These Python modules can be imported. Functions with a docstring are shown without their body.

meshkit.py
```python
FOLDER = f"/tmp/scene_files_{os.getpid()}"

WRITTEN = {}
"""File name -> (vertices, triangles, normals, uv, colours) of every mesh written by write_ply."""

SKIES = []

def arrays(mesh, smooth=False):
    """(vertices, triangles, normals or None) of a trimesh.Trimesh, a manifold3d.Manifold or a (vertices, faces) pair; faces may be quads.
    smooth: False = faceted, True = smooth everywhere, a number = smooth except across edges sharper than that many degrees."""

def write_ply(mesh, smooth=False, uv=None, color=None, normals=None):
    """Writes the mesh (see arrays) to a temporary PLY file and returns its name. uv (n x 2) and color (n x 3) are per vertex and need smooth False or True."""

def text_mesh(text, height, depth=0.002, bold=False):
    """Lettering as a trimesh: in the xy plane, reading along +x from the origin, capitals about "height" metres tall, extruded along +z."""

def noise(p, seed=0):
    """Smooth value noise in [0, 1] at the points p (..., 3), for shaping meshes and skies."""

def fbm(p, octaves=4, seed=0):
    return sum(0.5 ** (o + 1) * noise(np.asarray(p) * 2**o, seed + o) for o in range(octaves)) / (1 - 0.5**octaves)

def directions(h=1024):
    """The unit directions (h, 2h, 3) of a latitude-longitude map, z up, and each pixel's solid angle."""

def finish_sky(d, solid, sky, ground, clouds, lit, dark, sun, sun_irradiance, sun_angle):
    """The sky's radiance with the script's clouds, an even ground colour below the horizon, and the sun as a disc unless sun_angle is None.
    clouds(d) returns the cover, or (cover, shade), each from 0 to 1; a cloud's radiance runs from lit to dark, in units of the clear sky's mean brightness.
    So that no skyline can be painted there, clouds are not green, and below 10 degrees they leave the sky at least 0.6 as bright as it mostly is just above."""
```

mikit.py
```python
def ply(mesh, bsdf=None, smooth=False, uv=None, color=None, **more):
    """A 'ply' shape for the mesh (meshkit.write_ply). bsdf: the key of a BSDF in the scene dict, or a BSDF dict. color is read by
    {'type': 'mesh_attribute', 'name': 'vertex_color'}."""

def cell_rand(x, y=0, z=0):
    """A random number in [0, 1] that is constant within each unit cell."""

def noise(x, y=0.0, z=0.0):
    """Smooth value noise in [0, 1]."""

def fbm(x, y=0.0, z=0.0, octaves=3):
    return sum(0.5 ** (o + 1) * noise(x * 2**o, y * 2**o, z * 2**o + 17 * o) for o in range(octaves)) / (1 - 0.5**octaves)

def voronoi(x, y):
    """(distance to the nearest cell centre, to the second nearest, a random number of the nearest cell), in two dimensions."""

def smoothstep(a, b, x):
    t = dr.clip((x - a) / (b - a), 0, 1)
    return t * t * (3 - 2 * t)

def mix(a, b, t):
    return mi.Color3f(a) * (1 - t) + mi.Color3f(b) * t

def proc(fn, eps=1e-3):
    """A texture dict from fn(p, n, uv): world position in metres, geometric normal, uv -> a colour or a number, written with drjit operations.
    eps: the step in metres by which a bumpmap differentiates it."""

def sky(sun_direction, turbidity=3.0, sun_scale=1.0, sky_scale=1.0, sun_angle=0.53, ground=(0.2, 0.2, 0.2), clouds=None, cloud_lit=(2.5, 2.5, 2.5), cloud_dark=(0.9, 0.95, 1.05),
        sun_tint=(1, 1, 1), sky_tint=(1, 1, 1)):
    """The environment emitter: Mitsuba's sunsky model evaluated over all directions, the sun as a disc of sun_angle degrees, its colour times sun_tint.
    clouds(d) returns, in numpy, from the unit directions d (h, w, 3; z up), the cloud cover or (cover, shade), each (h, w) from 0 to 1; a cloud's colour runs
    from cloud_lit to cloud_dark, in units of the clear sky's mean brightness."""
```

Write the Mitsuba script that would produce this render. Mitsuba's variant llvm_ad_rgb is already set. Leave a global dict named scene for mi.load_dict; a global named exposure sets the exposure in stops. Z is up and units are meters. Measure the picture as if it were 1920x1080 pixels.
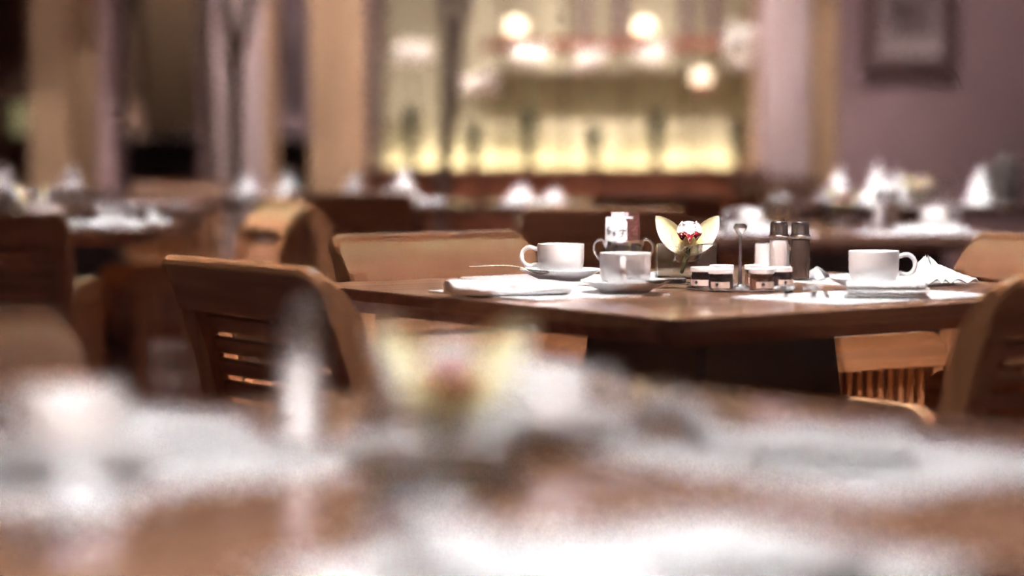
import math, random
import numpy as np, trimesh
import mitsuba as mi
import mikit, meshkit
from mikit import noise, fbm, smoothstep, mix, proc
from shapely.geometry import Polygon, LineString
T = mi.ScalarTransform4f
rng = np.random.RandomState(7)
random.seed(7)
scene, labels = {}, {}

# ------------------------------------------------------------------ camera, light, exposure
EYE_Z, FPX, HORIZON = 0.9676, 4300.0, 271.0
PITCH = math.atan((540 - HORIZON) / FPX)
scene['camera'] = {
    'type': 'thinlens', 'fov': 2 * math.degrees(math.atan(960 / FPX)), 'fov_axis': 'x',
    'aperture_radius': 0.025, 'focus_distance': 3.72, 'near_clip': 0.05, 'far_clip': 60.0,
    'to_world': T().look_at(origin=[0, 0, EYE_Z], target=[0, math.cos(PITCH), EYE_Z - math.sin(PITCH)], up=[0, 0, 1]),
}
exposure = 1.9
WARM, COOL_FILL = (1.0, 0.85, 0.79), (0.86, 0.90, 1.05)   # COOL_FILL: added unseen lamps, cool fill bounced off the side and front walls
# recessed ceiling lamps: x, y, strength
DOWNLIGHTS = [
    (0.15, 3.38, 1080, 'above the left half of the in-focus table'), (0.50, 3.38, 1150, 'above the right half of the in-focus table'), (-0.36, 1.02, 1050, 'above the left front of the foreground table'), (0.40, 1.02, 1050, 'above the right front of the foreground table'), (0.62, 5.50, 1500, 'above the left half of the table behind the pepper shaker'), (1.15, 5.50, 1500, 'above the right half of the table behind the pepper shaker'),
    (-1.55, 6.45, 1300, 'above the left half of the left rear table'), (-1.12, 6.45, 1300, 'above the right half of the left rear table'), (-0.42, 8.52, 850, 'above the far table left of the middle'), (1.28, 8.45, 900, 'above the left half of the far right table'), (1.75, 8.45, 900, 'above the right half of the far right table'),
    (0.30, 8.6, 150, 'above the far table before the counter'), (-1.45, 8.5, 500, 'above the far table with the added pinkish cloth'), (-0.90, 9.75, 950, 'above the far table before the tan pillar'), (-2.30, 10.9, 500, 'above the farthest table at the left'),
    (1.45, 11.78, 12, 'in front of the white pillar right of the niche'), (-0.92, 11.85, 35, 'in front of the warm tan pillar'), (-1.45, 11.85, 190, 'in front of the white pillar at left'),
    (2.05, 11.75, 60, 'in front of the framed picture'), (2.75, 11.75, 50, 'before the mauve wall right of the framed picture'), (-2.4, 11.85, 110, 'in front of the far left tan pillar'),
    (-2.6, -4.2, 1700, 'added for fill behind the viewer at the left'), (2.6, -4.2, 1700, 'added for fill behind the viewer at the right'), (0.0, -4.2, 1700, 'added for fill far behind the viewer'), (-3.9, 1.5, 900, 'added for fill beside the left wall'), (3.9, 1.5, 900, 'added for fill beside the right wall'),  # added lamps out of view, soft cool fill for the shaded sides
    (-2.95, 17.5, 260, 'added to brighten the dark rear wall'), (-2.4, 16.05, 30, 'added to brighten the opening behind the black bar counter'), (-1.45, 15.2, 220, 'added to brighten the gap above the end of the black bar counter'),  # added unseen lamps that lift the dark opening and the gap partitions
]
# tilted accent lamps aimed at the orchids: x, y, strength
ACCENTS = [(-0.30, 10.7, 135, 'left end'), (0.10, 10.7, 135, 'left middle'), (0.62, 10.7, 135, 'right middle'), (0.93, 10.7, 135, 'right end')]
ROOM_H = 3.0
LAMP = 10.5

# ------------------------------------------------------------------ materials
def rgb(*c): return {'type': 'rgb', 'value': list(c)}
def two(b): return {'type': 'twosided', 'nested': b}
def matte(*c): return two({'type': 'diffuse', 'reflectance': rgb(*c)})
def gloss(c, rough=0.3, spec=0.5, coat=0.0):
    c = c if isinstance(c, dict) else rgb(*c)
    return two({'type': 'principled', 'base_color': c, 'roughness': rough, 'specular': spec, 'clearcoat': coat, 'clearcoat_gloss': 0.9})
def wood(dark, light, along=2.5, across=70):
    def fn(p, n, uv):
        g = fbm(uv[0] * along, uv[1] * across, 0.0, 3)
        h = fbm(uv[0] * 1.3 + 9, uv[1] * 9, 3.0, 2)
        return mix(dark, light, smoothstep(0.25, 0.8, 0.6 * g + 0.4 * h))
    return proc(fn)
M = scene
M['chair_wood'] = gloss(wood((0.086, 0.040, 0.020), (0.178, 0.086, 0.040)), 0.5, 0.14)
M['table_wood'] = two({'type': 'roughplastic', 'diffuse_reflectance': wood((0.034, 0.020, 0.013), (0.062, 0.037, 0.024), 2.0, 50), 'alpha': 0.018, 'nonlinear': True})
M['edge_wood'] = gloss(wood((0.028, 0.014, 0.010), (0.054, 0.026, 0.018), 2.0, 50), 0.4, 0.3)
M['counter_wood'] = gloss(wood((0.10, 0.032, 0.018), (0.19, 0.062, 0.032), 1.5, 30), 0.35, 0.5)
M['black_wood'] = gloss((0.012, 0.010, 0.009), 0.5, 0.3)
M['porcelain'] = two({'type': 'roughplastic', 'diffuse_reflectance': rgb(0.80, 0.76, 0.75), 'alpha': 0.07})
M['linen'] = matte(0.88, 0.86, 0.86)
M['reflection_pink'] = matte(0.62, 0.44, 0.40)  # pink that imitates a reflection in a bare tabletop
M['mat_cloth'] = matte(0.90, 0.88, 0.88)
M['silver'] = two({'type': 'roughconductor', 'material': 'Ag', 'alpha': 0.09})
M['cutlery'] = two({'type': 'roughconductor', 'material': 'Ag', 'alpha': 0.20})
M['steel'] = two({'type': 'roughconductor', 'material': 'Cr', 'alpha': 0.16})
M['copper'] = two({'type': 'roughconductor', 'material': 'Cu', 'alpha': 0.25})
M['glass'] = {'type': 'dielectric', 'int_ior': 1.5}
M['water'] = {'type': 'dielectric', 'int_ior': 1.33}
M['thin_glass'] = {'type': 'thindielectric', 'int_ior': 1.5}
M['salt_fill'] = matte(0.62, 0.58, 0.58)
M['pepper_fill'] = matte(0.032, 0.022, 0.018)
M['jam_fill'] = gloss((0.02, 0.012, 0.012), 0.3)
M['brown_jam'] = gloss((0.12, 0.05, 0.03), 0.3)
M['jar_label'] = matte(0.62, 0.52, 0.47)
M['lid_white'] = gloss((0.80, 0.76, 0.76), 0.35)
M['black_gloss'] = gloss((0.012, 0.011, 0.011), 0.2)
M['paper'] = matte(0.84, 0.80, 0.82)
M['ink'] = matte(0.03, 0.025, 0.03)
def brown_print(p, n, uv): return mix((0.022, 0.009, 0.008), (0.045, 0.021, 0.018), smoothstep(0.55, 0.7, noise(p[0] * 300, p[1] * 300, p[2] * 300)))
M['brown_paper'] = two({'type': 'diffuse', 'reflectance': proc(brown_print)})
def pink_print(p, n, uv):
    q = noise(p[0] * 260, p[1] * 260, p[2] * 260)
    return mix(mix((0.80, 0.72, 0.66), (0.72, 0.30, 0.42), smoothstep(0.42, 0.58, q)), (0.10, 0.04, 0.07), smoothstep(0.72, 0.8, noise(p[0] * 420 + 5, p[1] * 420, p[2] * 420)))
M['pink_paper'] = matte(0.7, 0.5, 0.5); M['pink_paper'] = two({'type': 'diffuse', 'reflectance': proc(pink_print)})
M['petal'] = {'type': 'principledthin', 'base_color': rgb(0.62, 0.545, 0.30), 'roughness': 0.6, 'diff_trans': 0.7}
M['petal_tint'] = two({'type': 'diffuse', 'reflectance': {'type': 'mesh_attribute', 'name': 'vertex_color'}})
M['white_petal'] = matte(0.90, 0.86, 0.78)
M['stem_green'] = gloss((0.07, 0.08, 0.03), 0.5)
M['leaf_green'] = gloss((0.006, 0.009, 0.005), 0.6, 0.2)
M['raffia'] = matte(0.92, 0.86, 0.76)
M['trunk_bark'] = matte(0.24, 0.20, 0.17)
M['planter_dark'] = gloss((0.022, 0.014, 0.012), 0.5, 0.3)
M['wall_mauve'] = two({'type': 'diffuse', 'reflectance': proc(lambda p, n, uv: mix((0.275, 0.19, 0.205), (0.295, 0.205, 0.22), fbm(p[0] * 6, p[1] * 6, p[2] * 6)))})
M['wall_dark'] = matte(0.20, 0.13, 0.095)
M['wall_side'] = matte(0.56, 0.50, 0.50)  # kept pale so the unseen walls bounce fill light
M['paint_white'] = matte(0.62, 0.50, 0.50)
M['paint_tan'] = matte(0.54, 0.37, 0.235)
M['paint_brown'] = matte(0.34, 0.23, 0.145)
M['pillar_light_pink'] = matte(0.50, 0.35, 0.36)
M['niche_panel'] = matte(0.36, 0.335, 0.235)
M['ceiling_paint'] = matte(0.30, 0.27, 0.27)
M['carpet'] = two({'type': 'diffuse', 'reflectance': proc(lambda p, n, uv: mix((0.035, 0.026, 0.025), (0.055, 0.040, 0.038), noise(p[0] * 40, p[1] * 40)))})
M['frame_wood'] = gloss((0.075, 0.045, 0.045), 0.4)
M['art_mat'] = matte(0.46, 0.38, 0.39)
M['art_print'] = two({'type': 'diffuse', 'reflectance': proc(lambda p, n, uv: mix((0.06, 0.045, 0.048), (0.15, 0.115, 0.12), smoothstep(0.3, 0.7, fbm(p[0] * 9, p[2] * 9, 1.0))))})
M['can_metal'] = matte(0.25, 0.22, 0.20)
def glow(c, k): return {'type': 'area', 'radiance': rgb(*[k * x for x in c])}

# ------------------------------------------------------------------ mesh helpers
def tm(v, f): return trimesh.Trimesh(np.asarray(v, float), np.asarray(f, int), process=False)
def cat(*ms): return trimesh.util.concatenate([m for m in ms])
def moved(m, *t):
    m = m.copy(); m.apply_translation(t); return m
def turned(m, deg, axis, point=(0, 0, 0)):
    m = m.copy(); m.apply_transform(trimesh.transformations.rotation_matrix(math.radians(deg), axis, point)); return m
def cbox(x0, x1, y0, y1, z0, z1, c=0.003):
    c = min(c, 0.45 * (x1 - x0), 0.45 * (y1 - y0), 0.45 * (z1 - z0))
    pts = []
    for sx, (a, b) in ((1, (x0, x0 + c)), (-1, (x1, x1 - c))):
        for (d, e) in ((y0, y0 + c), (y1, y1 - c)):
            for (g, h) in ((z0, z0 + c), (z1, z1 - c)):
                pts += [(a, e, h), (b, d, h), (b, e, g)]
    return trimesh.convex.convex_hull(np.array(pts))
def prism(poly, depth):
    return trimesh.creation.extrude_polygon(poly, depth, engine='earcut')
def lathe(prof, n=48): return trimesh.creation.revolve(np.array(prof, float), sections=n)
def tube(pts, r, n=8, flat=1.0, up=(0, 0, 1)):
    p = np.asarray(pts, float); r = np.broadcast_to(r, (len(p),))
    t = np.gradient(p, axis=0); t /= np.linalg.norm(t, axis=1, keepdims=True) + 1e-12
    a = np.cross(t, np.array(up, float)); bad = np.linalg.norm(a, axis=1) < 1e-3
    a[bad] = np.cross(t[bad], [0.31, 0.95, 0.1]); a /= np.linalg.norm(a, axis=1, keepdims=True)
    for i in range(1, len(a)):
        if a[i] @ a[i - 1] < 0: a[i] = -a[i]
    b = np.cross(t, a); g = np.arange(n) * 2 * np.pi / n
    v = p[:, None] + r[:, None, None] * (np.cos(g)[None, :, None] * a[:, None] + flat * np.sin(g)[None, :, None] * b[:, None])
    f = []
    for i in range(len(p) - 1):
        for j in range(n):
            k = (j + 1) % n
            f += [[i * n + j, i * n + k, (i + 1) * n + k], [i * n + j, (i + 1) * n + k, (i + 1) * n + j]]
    v = np.vstack([v.reshape(-1, 3), p[:1], p[-1:]]); e = len(v) - 2
    for j in range(n):
        k = (j + 1) % n
        f += [[e, k, j], [e + 1, (len(p) - 1) * n + j, (len(p) - 1) * n + k]]
    m = tm(v, f); 
    if m.volume < 0: m.invert()
    return m
def loft(rings):
    rings = np.asarray(rings, float); k, n = rings.shape[:2]; f = []
    for i in range(k - 1):
        for j in range(n):
            q = (j + 1) % n
            f += [[i * n + j, i * n + q, (i + 1) * n + q], [i * n + j, (i + 1) * n + q, (i + 1) * n + j]]
    v = np.vstack([rings.reshape(-1, 3), rings[0].mean(0)[None], rings[-1].mean(0)[None]]); e = k * n
    for j in range(n):
        q = (j + 1) % n
        f += [[e, q, j], [e + 1, (k - 1) * n + j, (k - 1) * n + q]]
    m = tm(v, f)
    if m.volume < 0: m.invert()
    return m
def spline(pts, n=24):
    from scipy.interpolate import CubicSpline
    p = np.asarray(pts, float); s = np.r_[0, np.cumsum(np.linalg.norm(np.diff(p, axis=0), axis=1))]
    return CubicSpline(s, p)(np.linspace(0, s[-1], n))
def grid(fn, nu, nv):
    u, v = np.meshgrid(np.linspace(0, 1, nu), np.linspace(0, 1, nv), indexing='ij')
    P = fn(u, v).reshape(-1, 3); f = []
    for i in range(nu - 1):
        for j in range(nv - 1):
            a, b, c, d = i * nv + j, i * nv + j + 1, (i + 1) * nv + j + 1, (i + 1) * nv + j
            f += [[a, b, c], [a, c, d]]
    return tm(P, f)
_seed = [0]
def wood_ply(m, bsdf):
    """faceted, with uv: u runs along the longest side of the piece"""
    m = tm(m.vertices[m.faces].reshape(-1, 3), np.arange(3 * len(m.faces)).reshape(-1, 3))
    ext = np.ptp(m.vertices, axis=0); k = int(np.argmax(ext)); o = [i for i in range(3) if i != k]
    _seed[0] += 1
    uv = np.stack([m.vertices[:, k] + 0.37 * _seed[0], m.vertices[:, o[0]] + m.vertices[:, o[1]] + 1.7 * _seed[0]], 1)
    return mikit.ply(m, bsdf, smooth=False, uv=uv)
def ply(m, bsdf, smooth=35, **kw): return mikit.ply(m, bsdf, smooth=smooth, **kw)

# ------------------------------------------------------------------ scene helpers
_count = {}
def numbered(name):
    n = _count.get(name, 0); _count[name] = n + 1
    return name if n == 0 else f'{name}_{n:03d}'
def proto(*parts):
    """[(part name, ply)] with repeated names numbered"""
    c, out = {}, []
    for name, d in parts:
        n = c.get(name, 0); c[name] = n + 1
        out.append((name if n == 0 else f'{name}_{n:03d}', d))
    return out
def at(x, y, z=0.0, deg=0.0): return T().translate([x, y, z]).rotate([0, 0, 1], deg)
def put(name, pr, mat, label, category, group=None, notes=None):
    key = numbered(name)
    for part, d in pr: scene[f'{key}__{part}'] = {**d, 'to_world': mat}
    labels[key] = {'label': label, 'category': category}
    if group: labels[key]['group'] = group
    for part, text in (notes or {}).items(): labels[f'{key}__{part}'] = {'label': text}
    return key
def one(name, d, mat, label, category, group=None):
    key = numbered(name); scene[key] = {**d, 'to_world': mat}
    labels[key] = {'label': label, 'category': category}
    if group: labels[key]['group'] = group
    return key
def struct(name, d, label=None):
    scene[name] = d; labels[name] = {'kind': 'structure'}
    if '__' not in name: labels[name].update(label=label or name.replace('_', ' '), category=name.split('_')[0])

# ------------------------------------------------------------------ room
def slab(x0, x1, y0, y1, z0, z1, b, c=0.004): return ply(cbox(x0, x1, y0, y1, z0, z1, c), b, False)
struct('floor', slab(-5.2, 5.2, -5.2, 18.2, -0.1, 0.0, 'carpet'), 'dark brown carpeted floor under all the tables')
struct('ceiling', slab(-5.2, 5.2, -5.2, 18.2, ROOM_H + 0.20, ROOM_H + 0.30, 'ceiling_paint'), 'pale ceiling with recessed downlights')
struct('wall_left', slab(-5.2, -5.0, -5.2, 18.2, 0, ROOM_H + 0.20, 'wall_side'), 'pale side wall on the left of the dining room')
struct('wall_right', slab(5.0, 5.2, -5.2, 18.2, 0, ROOM_H + 0.20, 'wall_side'), 'pale side wall on the right of the dining room')
struct('wall_front', slab(-5.0, 5.0, -5.2, -5.0, 0, ROOM_H + 0.20, 'wall_side'), 'pale wall behind the viewer that bounces the added fill light')
struct('wall_back', slab(-5.0, 5.0, 18.0, 18.2, 0, ROOM_H + 0.20, 'wall_dark'), 'dark brown rear wall seen through the openings on the left')
YB = 12.3
def X(px, d): return (px - 960) / FPX * d
def Z(py, d): return EYE_Z + (HORIZON - py) / FPX * d
H = ROOM_H + 0.20
struct('wall_side_right_panel', slab(X(1568, YB), 5.0, YB, YB + 0.2, 0, H, 'wall_mauve'), 'mauve wall with the framed picture, right of the pillars')
def pillar(x0, x1, y0, y1, paint, label):
    k = numbered('pillar'); struct(k, slab(x0, x1, y0, y1, 0, H, paint), label)
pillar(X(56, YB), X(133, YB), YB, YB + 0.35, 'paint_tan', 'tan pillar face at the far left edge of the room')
pillar(X(133, YB), X(187, YB), YB + 0.08, YB + 0.35, 'paint_brown', 'recessed pillar face, lighting painted in as brown, beside the far left tan pillar')  # face of the same pillar; its different lighting is put into the paint
pillar(X(187, YB), X(216, YB), YB - 0.02, YB + 0.35, 'pillar_light_pink', 'narrow pillar edge, lighting painted in as pink, left of the dark opening')  # pillar edge whose lighting is put into a pinker paint
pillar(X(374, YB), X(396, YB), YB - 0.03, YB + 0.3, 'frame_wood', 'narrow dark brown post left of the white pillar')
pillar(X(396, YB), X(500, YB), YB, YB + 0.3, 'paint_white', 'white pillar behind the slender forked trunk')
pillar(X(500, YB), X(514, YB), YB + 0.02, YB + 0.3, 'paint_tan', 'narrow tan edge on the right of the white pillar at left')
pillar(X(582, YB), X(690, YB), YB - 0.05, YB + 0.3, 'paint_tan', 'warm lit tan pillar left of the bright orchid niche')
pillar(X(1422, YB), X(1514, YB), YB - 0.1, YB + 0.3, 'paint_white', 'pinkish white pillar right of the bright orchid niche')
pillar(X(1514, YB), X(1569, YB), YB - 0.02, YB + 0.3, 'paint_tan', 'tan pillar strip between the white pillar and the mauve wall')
# mauve partition seen in the narrow gap left of the tan pillar, and the dark partition in the wider gap
struct('wall_gap_mauve', slab(X(500, 15.6), X(640, 15.6), 15.6, 15.8, 0, H, 'wall_mauve'), 'mauve partition in the gap left of the warm tan pillar')
struct('wall_gap_brown', slab(X(270, 16.4), X(400, 16.4), 16.4, 16.6, 0, H, 'paint_brown'), 'brown partition in the dark opening')
# niche
NX0, NX1, NY = X(706, YB), X(1422, YB), 12.95
npan = 6
for i in range(npan):
    a, b = NX0 + (NX1 - NX0) * i / npan, NX0 + (NX1 - NX0) * (i + 1) / npan
    k = 'wall_niche' + ('__panel' if i == 0 else f'__panel_{i:03d}')
    scene[k] = slab(a + 0.006, b - 0.006, NY, NY + 0.05, 0.84, H, 'niche_panel', 0.008)
scene['wall_niche__backing'] = slab(NX0 - 0.05, NX1 + 0.05, NY + 0.06, NY + 0.12, 0, H, 'frame_wood')
labels['wall_niche'] = {'kind': 'structure', 'label': 'backlit cream panelled niche behind the orchids', 'category': 'wall'}
struct('trim_001', slab(X(690, YB), NX0, YB - 0.07, NY + 0.05, 0, H, 'frame_wood'), 'dark wooden frame on the left side of the orchid niche')
struct('trim_002', slab(NX1, NX1 + 0.03, YB + 0.3, NY + 0.05, 0, H, 'paint_brown'), 'brown reveal on the right side of the orchid niche')

# ceiling lamps
can = lathe([(0.066, 0.0), (0.092, 0.0), (0.092, 0.19), (0.070, 0.19), (0.064, 0.17), (0.066, 0.0)], 24)
disc = trimesh.creation.revolve(np.array([(0.0, 0.0), (0.046, 0.0), (0.046, 0.006), (0.0, 0.006)]), sections=20)
d_can, d_disc = ply(can, 'can_metal'), ply(disc, None)
for i, (x, y, k, where) in enumerate(DOWNLIGHTS):
    key = numbered('downlight')
    scene[f'{key}__housing'] = {**d_can, 'to_world': at(x, y, ROOM_H)}
    lamp = {kk: v for kk, v in d_disc.items() if kk != 'bsdf'}
    scene[f'{key}__lamp'] = {**lamp, 'bsdf': {'type': 'ref', 'id': 'can_metal'}, 'emitter': glow(COOL_FILL if abs(x) > 3 or y < -2 else WARM, LAMP * k), 'to_world': at(x, y, ROOM_H + 0.15)}
    labels[key] = {'label': f'small round recessed ceiling downlight {where}', 'category': 'light', 'group': 'recessed ceiling downlights'}

d_lamp = {kk: v for kk, v in d_disc.items() if kk != 'bsdf'}
arm_m = ply(lathe([(0, 0), (0.05, 0), (0.05, 0.012), (0.012, 0.012), (0.012, -0.16), (0, -0.16)][::-1], 16), 'can_metal', 40)
for x, y, k, where in ACCENTS:
    key = numbered('accent_spotlight'); tilt = at(x, y, ROOM_H - 0.02).rotate([1, 0, 0], 47).translate([0, 0, -0.06])
    scene[f'{key}__housing'] = {**d_can, 'to_world': tilt}
    scene[f'{key}__lamp'] = {**d_lamp, 'bsdf': {'type': 'ref', 'id': 'can_metal'}, 'emitter': glow(WARM, LAMP * k), 'to_world': tilt @ T().translate([0, 0, 0.15])}
    scene[f'{key}__mount'] = {**arm_m, 'to_world': at(x, y - 0.05, ROOM_H + 0.19)}
    labels[key] = {'label': f'tilted ceiling spotlight aimed at the {where} of the orchid niche', 'category': 'light', 'group': 'spotlights aimed at the orchids'}

# ------------------------------------------------------------------ armchair
W, PW = 0.44, 0.040
prof = spline([(-0.245, 0.0), (-0.222, 0.22), (-0.205, 0.44), (-0.208, 0.56), (-0.228, 0.66), (-0.262, 0.745), (-0.302, 0.80)], 26)  # (y, z)
def prof_y(z): return float(np.interp(z, prof[:, 1], prof[:, 0]))
def post_mesh(x0, x1):
    p = np.array([q for q in prof if q[1] < 0.69] + [(prof_y(0.70), 0.70), (prof_y(0.722), 0.722), (prof_y(0.738), 0.738)])
    t = np.gradient(p, axis=0); t /= np.linalg.norm(t, axis=1, keepdims=True)
    rings = []
    for i, ((y, z), (ty, tz)) in enumerate(zip(p, t)):
        d = 0.022 + 0.006 * smooth01((z - 0.3) / 0.3) - 0.010 * smooth01((z - 0.70) / 0.1)
        if z > 0.73: d = 0.012
        ny, nz = tz, -ty
        c = 0.005
        ring = []
        for sx, sd in ((0, -1), (1, -1), (1, 1), (0, 1)):
            xx = x0 if sx == 0 else x1
            ix = c if sx == 0 else -c
            first = (xx + ix, d) if (sx, sd) in ((1, -1), (0, 1)) else (xx, d - c)
            second = (xx, d - c) if (sx, sd) in ((1, -1), (0, 1)) else (xx + ix, d)
            for (px, dd) in (first, second): ring.append((px, y + ny * dd * sd, z + nz * dd * sd))
        rings.append(ring)
    return loft(rings)
def smooth01(t): t = min(max(t, 0.0), 1.0); return t * t * (3 - 2 * t)
def bar_x(x0, x1, z0, z1, thick, n=7):
    """horizontal back board with rounded upper and lower edges, following the lean of the back"""
    r = thick / 2; a = np.linspace(0, np.pi, n)
    zz = np.r_[z1 - r + r * np.sin(a), z0 + r - r * np.sin(a)]
    yy = np.r_[r * np.cos(a), -r * np.cos(a)]
    rings = []
    for x in (x0, x1):
        rings.append([(x, prof_y(z) + y, z) for y, z in zip(yy, zz)])
    return loft(rings)
def rail_mesh():
    rings = []
    for x, k in ((-W / 2, 0.70), (-W / 2 + 0.004, 0.86), (-W / 2 + 0.012, 0.96), (-W / 2 + 0.024, 1.0), (0, 1.0), (W / 2 - 0.024, 1.0), (W / 2 - 0.012, 0.96), (W / 2 - 0.004, 0.86), (W / 2, 0.70)):
        zt = 0.735 + 0.065 * k
        zs = np.linspace(0.718, zt - 0.013, 6); half = np.interp(zs, [0.718, 0.80], [0.0275, 0.013])
        a = np.linspace(0.0, np.pi, 7)
        out = [(prof_y(z) + h, z) for z, h in zip(zs, half)] + [(prof_y(zt) + 0.013 * np.cos(t), zt - 0.011 + 0.013 * np.sin(t)) for t in a] + [(prof_y(z) - h, z) for z, h in zip(zs[::-1], half[::-1])]
        rings.append([(x, y, z) for y, z in out])
    return loft(rings)
def arm_profile():
    # side frame in the y-z plane: broad top board with rounded ends
    y0, y1, z1, h, r = -0.185, 0.215, 0.62, 0.066, 0.04
    outer = [(y0, z1 - h)]
    q = 0.06
    for t in np.linspace(np.pi, np.pi / 2, 9): outer.append((y0 + q + q * math.cos(t), z1 - q + q * math.sin(t)))
    for t in np.linspace(np.pi / 2, 0, 7): outer.append((y1 - r + r * math.cos(t), z1 - r + r * math.sin(t)))
    outer.append((y1, z1 - h))
    return Polygon(outer)
def yz_prism(poly, x0, x1):
    m = prism(poly, x1 - x0)      # (a, b, extrude) -> (extrude, a, b)
    v = m.vertices; return trimesh.Trimesh(np.stack([v[:, 2] + x0, v[:, 0], v[:, 1]], 1), m.faces, process=False)
cw = lambda m: wood_ply(m, 'chair_wood')
parts = []
for s in (-1, 1):
    x0, x1 = (-W / 2, -W / 2 + PW) if s < 0 else (W / 2 - PW, W / 2)
    parts.append(('back_post', cw(post_mesh(x0, x1))))
parts.append(('top_rail', cw(rail_mesh())))
for i in range(8):
    z1 = 0.712 - 0.034 * i
    parts.append(('back_slat', cw(bar_x(-W / 2 + PW - 0.002, W / 2 - PW + 0.002, z1 - 0.027, z1, 0.015))))
parts.append(('seat', cw(cbox(-W / 2 + 0.032, W / 2 - 0.032, -0.185, 0.205, 0.425, 0.45, 0.006))))
parts.append(('front_apron', cw(cbox(-W / 2 + 0.035, W / 2 - 0.035, 0.175, 0.197, 0.36, 0.424))))
for s in (-1, 1):
    xa, xb = (-W / 2 + 0.004, -W / 2 + 0.032) if s < 0 else (W / 2 - 0.032, W / 2 - 0.004)
    parts.append(('arm', cw(yz_prism(arm_profile(), xa, xb))))
    parts.append(('front_leg', cw(cbox(xa, xb, 0.172, 0.215, 0.0, 0.554))))
    parts.append(('rear_stile', cw(cbox(xa, xb, -0.175, -0.145, 0.14, 0.554))))
    parts.append(('side_rail', cw(cbox(xa, xb, -0.20, 0.172, 0.10, 0.14))))
    xm = (xa + xb) / 2
    for k in range(11):
        y = -0.122 + k * 0.0268
        parts.append(('side_slat', cw(cbox(xm - 0.006, xm + 0.006, y - 0.008, y + 0.008, 0.14, 0.554, 0.002))))
CHAIR = proto(*parts)
def chair(x, y, fx, fy, label):
    deg = math.degrees(math.atan2(fy, fx)) - 90
    return put('armchair', CHAIR, at(x, y, 0, deg), label, 'chair', None)

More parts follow.
